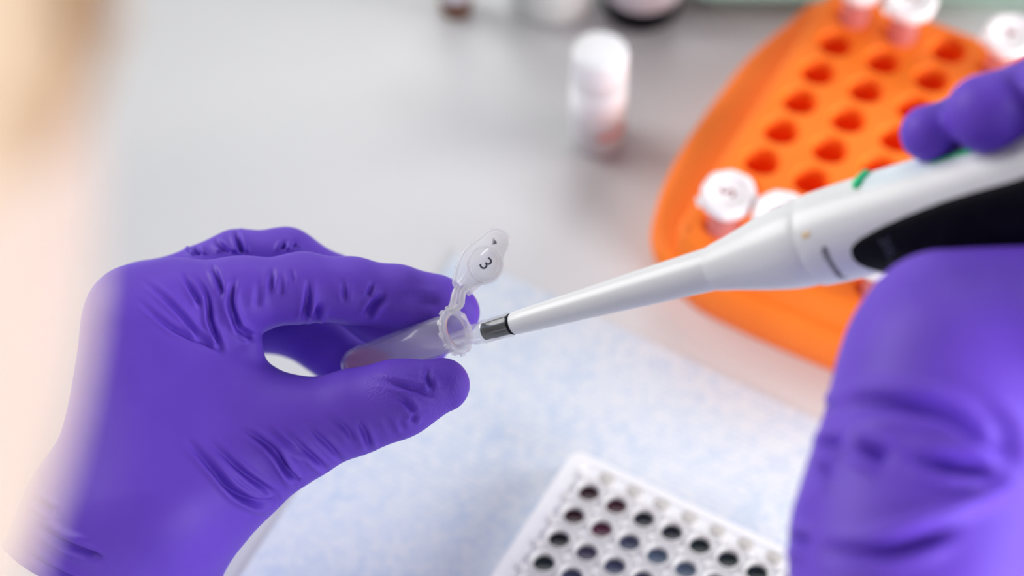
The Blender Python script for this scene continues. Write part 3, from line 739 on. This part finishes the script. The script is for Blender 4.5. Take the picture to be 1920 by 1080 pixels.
# ------------------------------------------------------------------ grid plates with round holes
def holed(cells, hole_r, zt, O, A, B, nseg=24, depth=None, cup_r=None):
    """cells: list of (x, y, w, h, holed?) in plate axes (metres); returns verts, faces for the top sheet and the hole walls"""
    V, fs = [], []
    def add(p): V.append(p); return len(V)-1
    for x, y, w_, h_, hol in cells:
        if not hol:
            q = [add(O+A*(x+sx*w_/2)+B*(y+sy*h_/2)+Z3*zt) for sx, sy in ((-1, -1), (1, -1), (1, 1), (-1, 1))]; fs.append(tuple(q)); continue
        ang = [2*np.pi*k/nseg for k in range(nseg)]
        sq, ci, c2, c3 = [], [], [], []
        for t in ang:
            cx, cy = math.cos(t), math.sin(t)
            k = min(w_/2/abs(cx) if abs(cx) > 1e-6 else 9, h_/2/abs(cy) if abs(cy) > 1e-6 else 9)
            # snap nearest samples to the corners
            sq.append([x+cx*k, y+cy*k, t])
        for sx, sy in ((1, 1), (-1, 1), (-1, -1), (1, -1)):
            tcor = math.atan2(sy*h_/2, sx*w_/2) % (2*np.pi)
            i = int(np.argmin([min(abs(q[2]-tcor), 2*np.pi-abs(q[2]-tcor)) for q in sq])); sq[i][0] = x+sx*w_/2; sq[i][1] = y+sy*h_/2
        for q in sq:
            t = q[2]; cx, cy = math.cos(t), math.sin(t)
            q.append(add(O+A*q[0]+B*q[1]+Z3*zt))
            ci.append(add(O+A*(x+cx*hole_r*1.06)+B*(y+cy*hole_r*1.06)+Z3*zt))
            c2.append(add(O+A*(x+cx*hole_r)+B*(y+cy*hole_r)+Z3*(zt-hole_r*.08)))
            c3.append(add(O+A*(x+cx*(cup_r or hole_r))+B*(y+cy*(cup_r or hole_r))+Z3*(zt-depth)))
        for i in range(nseg):
            j = (i+1) % nseg
            fs.append((sq[i][3], sq[j][3], ci[j], ci[i])); fs.append((ci[i], ci[j], c2[j], c2[i])); fs.append((c2[i], c2[j], c3[j], c3[i]))
        fs.append(tuple(c3[::-1]))
    return V, fs

# ------------------------------------------------------------------ orange tube rack
RA = math.radians(-28.6); Ra = np.array([math.cos(RA), math.sin(RA), 0]); Rb = np.array([math.sin(RA), -math.cos(RA), 0])
RO = np.array([.1067079, .4963637, 0.0]); PA, PB = .01688, .01469; ZT = .036
rack = thing('tube_rack', 'bright orange rubber tube rack with rows of round holes', 'rack', RO)
def rk(i, j, z): return RO+Ra*(i)+Rb*(j)+Z3*z
NI, J0, J1 = 5, -1, 6
cells = [(i*PA, j*PB, PA, PB, True) for i in range(NI) for j in range(J0, J1+1)]
V, f = holed(cells, .0060, ZT, RO, Ra, Rb, 28, .022, .0054)
V = list(V)
x0, x1, y0, y1 = -.5*PA, (NI-.5)*PA, (J0-.5)*PB, (J1+.5)*PB
def rrect(x0, x1, y0, y1, r, n=6):
    o = []
    for cx, cy, a0 in ((x1-r, y1-r, 0), (x0+r, y1-r, 90), (x0+r, y0+r, 180), (x1-r, y0+r, 270)):
        for k in range(n+1):
            a = math.radians(a0+90*k/n); o.append((cx+r*math.cos(a), cy+r*math.sin(a)))
    return np.array(o)
def ring_from_rect(n=6):
    """points on the inner rectangle matching rrect order"""
    o = []
    for cx, cy in ((x1, y1), (x0, y1), (x0, y0), (x1, y0)): o += [(cx, cy)]*(n+1)
    return np.array(o)
mb = MB(); mb.add(np.array(V), f)
rings = []
rings.append(np.array([rk(p[0], p[1], ZT) for p in ring_from_rect()]))
for e, z in ((.0010, ZT), (.0022, ZT-.0003), (.0032, ZT-.0012), (.0038, ZT-.0028), (.0042, .016)):
    rings.append(np.array([rk(p[0], p[1], z) for p in rrect(x0-e, x1+e, y0-e, y1+e, .004+e)]))
v, q = loft(rings, False, False); mb.add(v, q)
blk = mb.build('hole_block', M['orange'], rack); sharp(blk, 48)
left = [(-16.7, -29), (-22.4, -13), (-27.2, 7), (-28.8, 30), (-29.2, 50), (-28.0, 68), (-25.0, 83), (-20.5, 94), (-13, 100)]
wR = (NI-1)*PA*1000
ol2 = [(x, y) for x, y in left]+[(8, 102), (wR/2, 102.5), (wR-8, 102)]+[(wR-x, y) for x, y in left[::-1]]+[(wR-4, -33), (wR/2, -35), (4, -33)]
OL = spline(np.array(ol2)/1000.0, 140)
bot = OL.copy(); cxy = np.array((wR/2000, .034))
bot = cxy+(bot-cxy)*np.array((.80, .94))
def rr(poly, z): return np.array([rk(p[0], p[1], z) for p in poly])
mid = cxy+(OL-cxy)*np.array((.95, .985))
V, f = loft([rr(inset(bot, .001), 0.0), rr(bot, .001), rr(mid, .012), rr(OL, .0195), rr(inset(OL, .0003), .0220), rr(inset(OL, .0016), .0238), rr(inset(OL, .0035), .0245), rr(inset(OL, .0075), .0248), rr(inset(OL, .012), .0250), rr(cxy+(OL-cxy)*.72, .0252)])
mk('base', V, f, M['orange'], rack)

# capped tubes standing in the rack
def cap_tube(loc, label, glyph, rot):
    t = thing('capped_tube', label, 'tube', loc, 'capped tubes in the orange rack')
    O = np.array(loc)
    V, f = lathe([(0, .0), (.0028, .0012), (.0040, .006), (.0047, .016), (.0047, .0335), (.0040, .0335), (.0040, .016), (.0033, .007), (0, .002)], 28, O, Ra, Rb, Z3)
    mk('tube_body', V, f, M['rack_tube'], t)
    V, f = lathe([(0, .0022), (.0030, .0062), (.0038, .016), (.0038, .022), (0, .022)], 24, O, Ra, Rb, Z3); mk('liquid', V, f, M['rack_liquid'], t, label='red liquid')
    c_, s_ = math.cos(rot), math.sin(rot); cu = np.array([c_, s_, 0]); cv = np.array([-s_, c_, 0])
    t.rotation_euler = (.13, 0, .0)
    o8 = []
    for k in range(8):
        a = math.radians(22.5+45*k); rr_ = .0086
        o8.append((rr_*math.cos(a), rr_*math.sin(a)))
    o8 = np.array(o8); o8[0] *= 1.05; o8[7] *= 1.05; poly = []
    for k in range(8):
        a, b = o8[k], o8[(k+1) % 8]
        for q in (.14, .5, .86): poly.append(a+(b-a)*q)
    poly = np.array(poly)
    def rg(s, z): return np.array([O+cu*p[0]*s+cv*p[1]*s+Z3*z for p in poly])
    V, f = loft([rg(.9, .0330), rg(1, .0337), rg(1, .0368), rg(.95, .0376), rg(.72, .0376), rg(.68, .0371)])
    cp = mk('cap', V, f, M['cap_pl'], t)
    st = rbox(O-cu*.0078+Z3*.0345, .0036, .0032, .0008, cu, cv, Z3, .0002); mk('hinge', st[0], st[1], M['cap_pl'], t)
    V, f = flat_text(glyph, .0068, O+Z3*.03715, cu*math.cos(.9)+cv*math.sin(.9), -cu*math.sin(.9)+cv*math.cos(.9), Z3); mk('lettering', V, f, M['red_ink'], cp, smooth=False, label='dark red handwritten mark')
    return t
def hole_at(i, j, sink=.0165): return rk(i*PA, j*PB, ZT-sink)
cap_tube(hole_at(0, 6), 'capped tube at the near left corner of the orange rack, beside the pipette cone', '5', .2)
cap_tube(hole_at(1, 6), 'capped tube half hidden behind the wide white pipette cone', '6', .5)
cap_tube(hole_at(0, -1), 'capped tube at the far left corner of the orange rack, cut by the photo edge', '1', .1)
cap_tube(hole_at(1, -1), 'capped tube second along the far row of the orange rack', '2', .35)
cap_tube(hole_at(3, -1), 'capped tube in the far row standing above the gloved fingertips', '4', .0)
cap_tube(hole_at(3, 6), 'capped tube peeping out under the pipette body beside the purple glove', '7', .3)

# ------------------------------------------------------------------ pad and 96-well plate
dirL = nrm(np.array((-.0610, -.1214, 0))); dirR = nrm(np.array((.1124, -.0671, 0))); MC = np.array((-.0178, .4365, 0))
nu, nv = 40, 40; mv, mf = [], []
for lay in (0, 1):
    for i in range(nu+1):
        for j in range(nv+1):
            p = MC+dirL*(.42*i/nu)+dirR*(.40*j/nv)
            z = .0010 if lay else .0001
            e = min(i, j, nu-i, nv-j)
            if lay: z += .0003*math.sin(i*.7+j*.4)*math.sin(j*.55-i*.2) if e > 1 else 0
            mv.append(p+Z3*z)
n1 = (nu+1)*(nv+1)
for i in range(nu):
    for j in range(nv):
        q = (i*(nv+1)+j, i*(nv+1)+j+1, (i+1)*(nv+1)+j+1, (i+1)*(nv+1)+j)
        mf.append(tuple(x+n1 for x in q)); mf.append(q[::-1])
bd = [i*(nv+1) for i in range(nu)]+[nu*(nv+1)+j for j in range(nv)]+[i*(nv+1)+nv for i in range(nu, 0, -1)]+[j for j in range(nv, 0, -1)]
for a, b in zip(bd, bd[1:]+bd[:1]): mf.append((a, b, b+n1, a+n1))
pad = mk('absorbent_pad', np.array(mv), mf, M['mat'], loc=MC+np.array((0, 0, 0)), smooth=True)
sharp(pad, 40); tag(pad, 'pale blue absorbent paper pad lying on the bench under the well plate', 'pad')

QA = math.radians(-29.6); Qa = np.array([math.cos(QA), math.sin(QA), 0]); Qb = np.array([math.sin(QA), -math.cos(QA), 0])
QO = np.array([.0223849, .3350786, .0014]); QP = .0090; QZ = .0132
wp = thing('well_plate', 'white well plate with dark and maroon liquid in its small round wells', 'well plate', QO)
def qk(i, j, z): return QO+Qa*i+Qb*j+Z3*z
cells = []
x0, x1, y0, y1 = -.5*QP, 7.5*QP, -.5*QP, 11.5*QP
cells = [(i*QP, j*QP, QP, QP, True) for i in range(8) for j in range(12)]
V, f = holed(cells, .0036, QZ-.0005, QO, Qa, Qb, 20, .0105, .0034)
mb = MB(); mb.add(np.array(V), f)
rings = [np.array([qk(p[0], p[1], QZ-.0005) for p in ring_from_rect()])]
for ex, ey, z in ((.0014, .0042, QZ-.0005), (.0016, .0044, QZ), (.0062, .0066, QZ), (.0067, .0071, QZ-.0006), (.0076, .0080, .003), (.0088, .0092, .0026), (.0090, .0094, 0)):
    rings.append(np.array([qk(p[0], p[1], z) for p in rrect(x0-ex, x1+ex, y0-ey, y1+ey, .0035)]))
v, q = loft(rings, False, False); mb.add(v, q)
sharp(mb.build('plate_frame', M['plate'], wp), 40)
# strip tabs along the far end
tabs = None
for i in range(8):
    c_ = qk(i*QP+.0022, -.0069, QZ-.0006)
    V, f = lathe([(0, .0005), (.0020, .0005), (.0026, .0001), (.0028, -.0006)], 16, c_, Qa, Qb*.8, Z3)
    mk('strip_tab', V, f, M['tab'], wp)
wm = {}
def wellmat(cc):
    key = tuple(cc)
    if key not in wm:
        m_ = mat('well_liquid', cc, .12); noise_color(m_, tuple(x*.85 for x in cc), tuple(min(1, x*1.15) for x in cc), 400); wm[key] = m_
    return wm[key]
MAR, MAR2, PNK, BLK, SLT, SLB, BLU, VIO, GRN = (.045, .006, .018), (.075, .012, .032), (.12, .022, .062), (.012, .012, .018), (.018, .022, .036), (.08, .09, .17), (.12, .17, .25), (.085, .07, .13), (.016, .028, .034)
known = {(0, 0): MAR, (1, 0): MAR2, (2, 0): SLT, (3, 0): SLT, (4, 0): GRN, (5, 0): GRN, (6, 0): GRN, (7, 0): GRN, (0, 1): MAR, (1, 1): PNK, (2, 1): SLB, (3, 1): BLU, (4, 1): BLU, (5, 1): BLU, (0, 2): BLK, (1, 2): VIO, (2, 2): SLB, (3, 2): SLB, (4, 2): BLU, (0, 3): GRN, (1, 3): SLB, (2, 3): VIO}
pool = [SLT, SLB, BLU, VIO, GRN]
# well prototype
def well_mesh(O):
    return lathe([(.0031, -.0060), (.00315, 0), (.0034, .0009), (.0039, .0011), (.0041, .0007), (.0037, -.0004)], 24, O, Qa, Qb, Z3)
O0 = qk(0, 0, QZ)
V, f = well_mesh(O0); well0 = mk('well', V, f, M['strip'], wp, loc=O0)
V, f = lathe([(0, -.0022), (.0016, -.00215), (.0027, -.0020), (.0031, -.0016), (.0031, -.0042), (0, -.0042)], 20, O0, Qa, Qb, Z3)
liqmesh = {}
def liq(well, cc, O):
    key = tuple(cc)
    if key not in liqmesh:
        o = mk('liquid', V, f, wellmat(cc), well, loc=O0); liqmesh[key] = o.data; o.location = (0, 0, 0); return o
    o = bpy.data.objects.new('liquid', liqmesh[key]); col.objects.link(o); o.parent = well; return o
for i in range(8):
    for j in range(12):
        if (i, j) == (0, 0): wo = well0
        else:
            wo = well0.copy(); col.objects.link(wo); wo.parent = wp; wo.location = tuple(qk(i*QP, j*QP, QZ)-QO); WL[wo] = O0
        liq(wo, known.get((i, j), pool[(i*3+j*5) % len(pool)]), None)
# small clear studs between the wells
mb = MB()
for i in range(-1, 8):
    for j in range(-1, 12):
        v, q = lathe([(.0013, -.0012), (.0012, .0007), (.0008, .0010), (0, .0011)], 10, qk((i+.5)*QP, (j+.5)*QP, QZ), Qa, Qb, Z3); mb.add(v, q)
tag(mb.build('clear_studs', M['strip'], wp), kind='stuff')

# ------------------------------------------------------------------ vial and bottles at the back
vl = thing('vial', 'white frosted plastic vial with screw cap standing alone beside the orange rack', 'vial', (.0286, .4858, 0))
O = np.array((.0286, .4858, 0.0))
V, f = lathe([(0, 0), (.0075, 0), (.0088, .0008), (.0091, .0022), (.0091, .031), (.0080, .0315), (.0080, .006), (.0070, .0045), (0, .0042)], 48, O, X3, Y3, Z3); mk('vial_body', V, f, M['vial'], vl)
prof = [(0, .0440), (.0070, .0440), (.0085, .0433), (.0090, .0422), (.0091, .0305), (.0086, .0300), (0, .0300)]
V, f = lathe(prof, 48, O, X3, Y3, Z3); cap = mk('cap', V, f, M['vial_cap'], vl)
mb = MB()
for k in range(30):
    t = 2*np.pi*k/30; o = X3*math.cos(t)+Y3*math.sin(t); v, q = rbox(O+o*.0090+Z3*.0363, .0004, .0009, .0120, o, np.cross(Z3, o), Z3, .00015); mb.add(v, q)
tag(mb.build('grip_ribs', M['vial_cap'], cap), kind='stuff')
def wrapped(O, r, z0, z1, a0, a1, n=20, th=.0003):
    V, fs = [], []
    for k in range(n+1):
        t = math.radians(a0+(a1-a0)*k/n); d = X3*math.cos(t)+Y3*math.sin(t)
        V += [O+d*r+Z3*z0, O+d*(r+th)+Z3*z0, O+d*(r+th)+Z3*z1, O+d*r+Z3*z1]
    for k in range(n):
        a = k*4; b = a+4
        for p in range(4): fs.append((a+p, a+(p+1) % 4, b+(p+1) % 4, b+p))
    fs += [(0, 1, 2, 3), (n*4+3, n*4+2, n*4+1, n*4)]
    return np.array(V), fs
V, f = wrapped(O, .0091, .0135, .0300, 0, 360); mk('paper_label', V, f, M['vial_paper'], vl)
V, f = wrapped(O, .0094, .0095, .0122, 270, 345); mk('red_stripe', V, f, M['vial_red'], vl, label='red stripe')  # red stripe low on the front right of the vial
def bottle(name, label, cat, loc, r, hb, hn, m_, mlab, z0, z1, capm, lr=(0, 360)):
    t = thing(name, label, cat, loc); O = np.array(loc)
    V, f = lathe([(0, .0004), (r*.80, 0), (r*.93, .0006), (r, .0028), (r, hb), (r*.94, hb+.004), (r*.6, hb+.009), (r*.42, hb+.011), (r*.42, hn), (0, hn)], 56, O, X3, Y3, Z3); mk('bottle_body', V, f, m_, t)
    V, f = lathe([(0, hn+.010), (r*.5, hn+.010), (r*.56, hn+.009), (r*.58, hn-.004), (0, hn-.004)], 40, O, X3, Y3, Z3); mk('cap', V, f, capm, t)
    if mlab:
        V, f = wrapped(O, r, z0, z1, *lr, 48); mk('paper_label', V, f, mlab, t)
bottle('vial', 'small amber glass vial with a white label at the back of the bench', 'vial', (-.0200, .5482, 0), .0060, .034, .048, M['amber'], M['paper'], .0085, .032, M['white_pl'])
bottle('bottle', 'dark glass bottle with a pale lilac label at the back of the bench', 'bottle', (.0464, .5500, 0), .0142, .070, .088, M['black_pl'], M['paper'], .0102, .062, M['black_pl'])
bottle('bottle', 'milky white bottle between the amber vial and the dark bottle', 'bottle', (.0146, .5545, 0), .0160, .068, .086, M['milk'], None, 0, 0, M['white_pl'])
tg = G(1330, 42)
tr = thing('tray', 'sage green plastic tray on the bench behind the orange rack', 'tray', (tg[0]+.13, tg[1]+.09, 0))
TO = np.array((tg[0]+.13, tg[1]+.09, 0))
V, f = loft([np.array([TO+X3*p[0]+Y3*p[1]+Z3*z for p in rrect(-.14+e, .14-e, -.09+e, .09-e, .012)]) for e, z in ((.006, 0), (.004, .003), (.001, .010), (0, .011), (.002, .0115), (.003, .0105), (.006, .003))]); sharp(mk('tray_body', V, f, M['sage'], tr), 50)
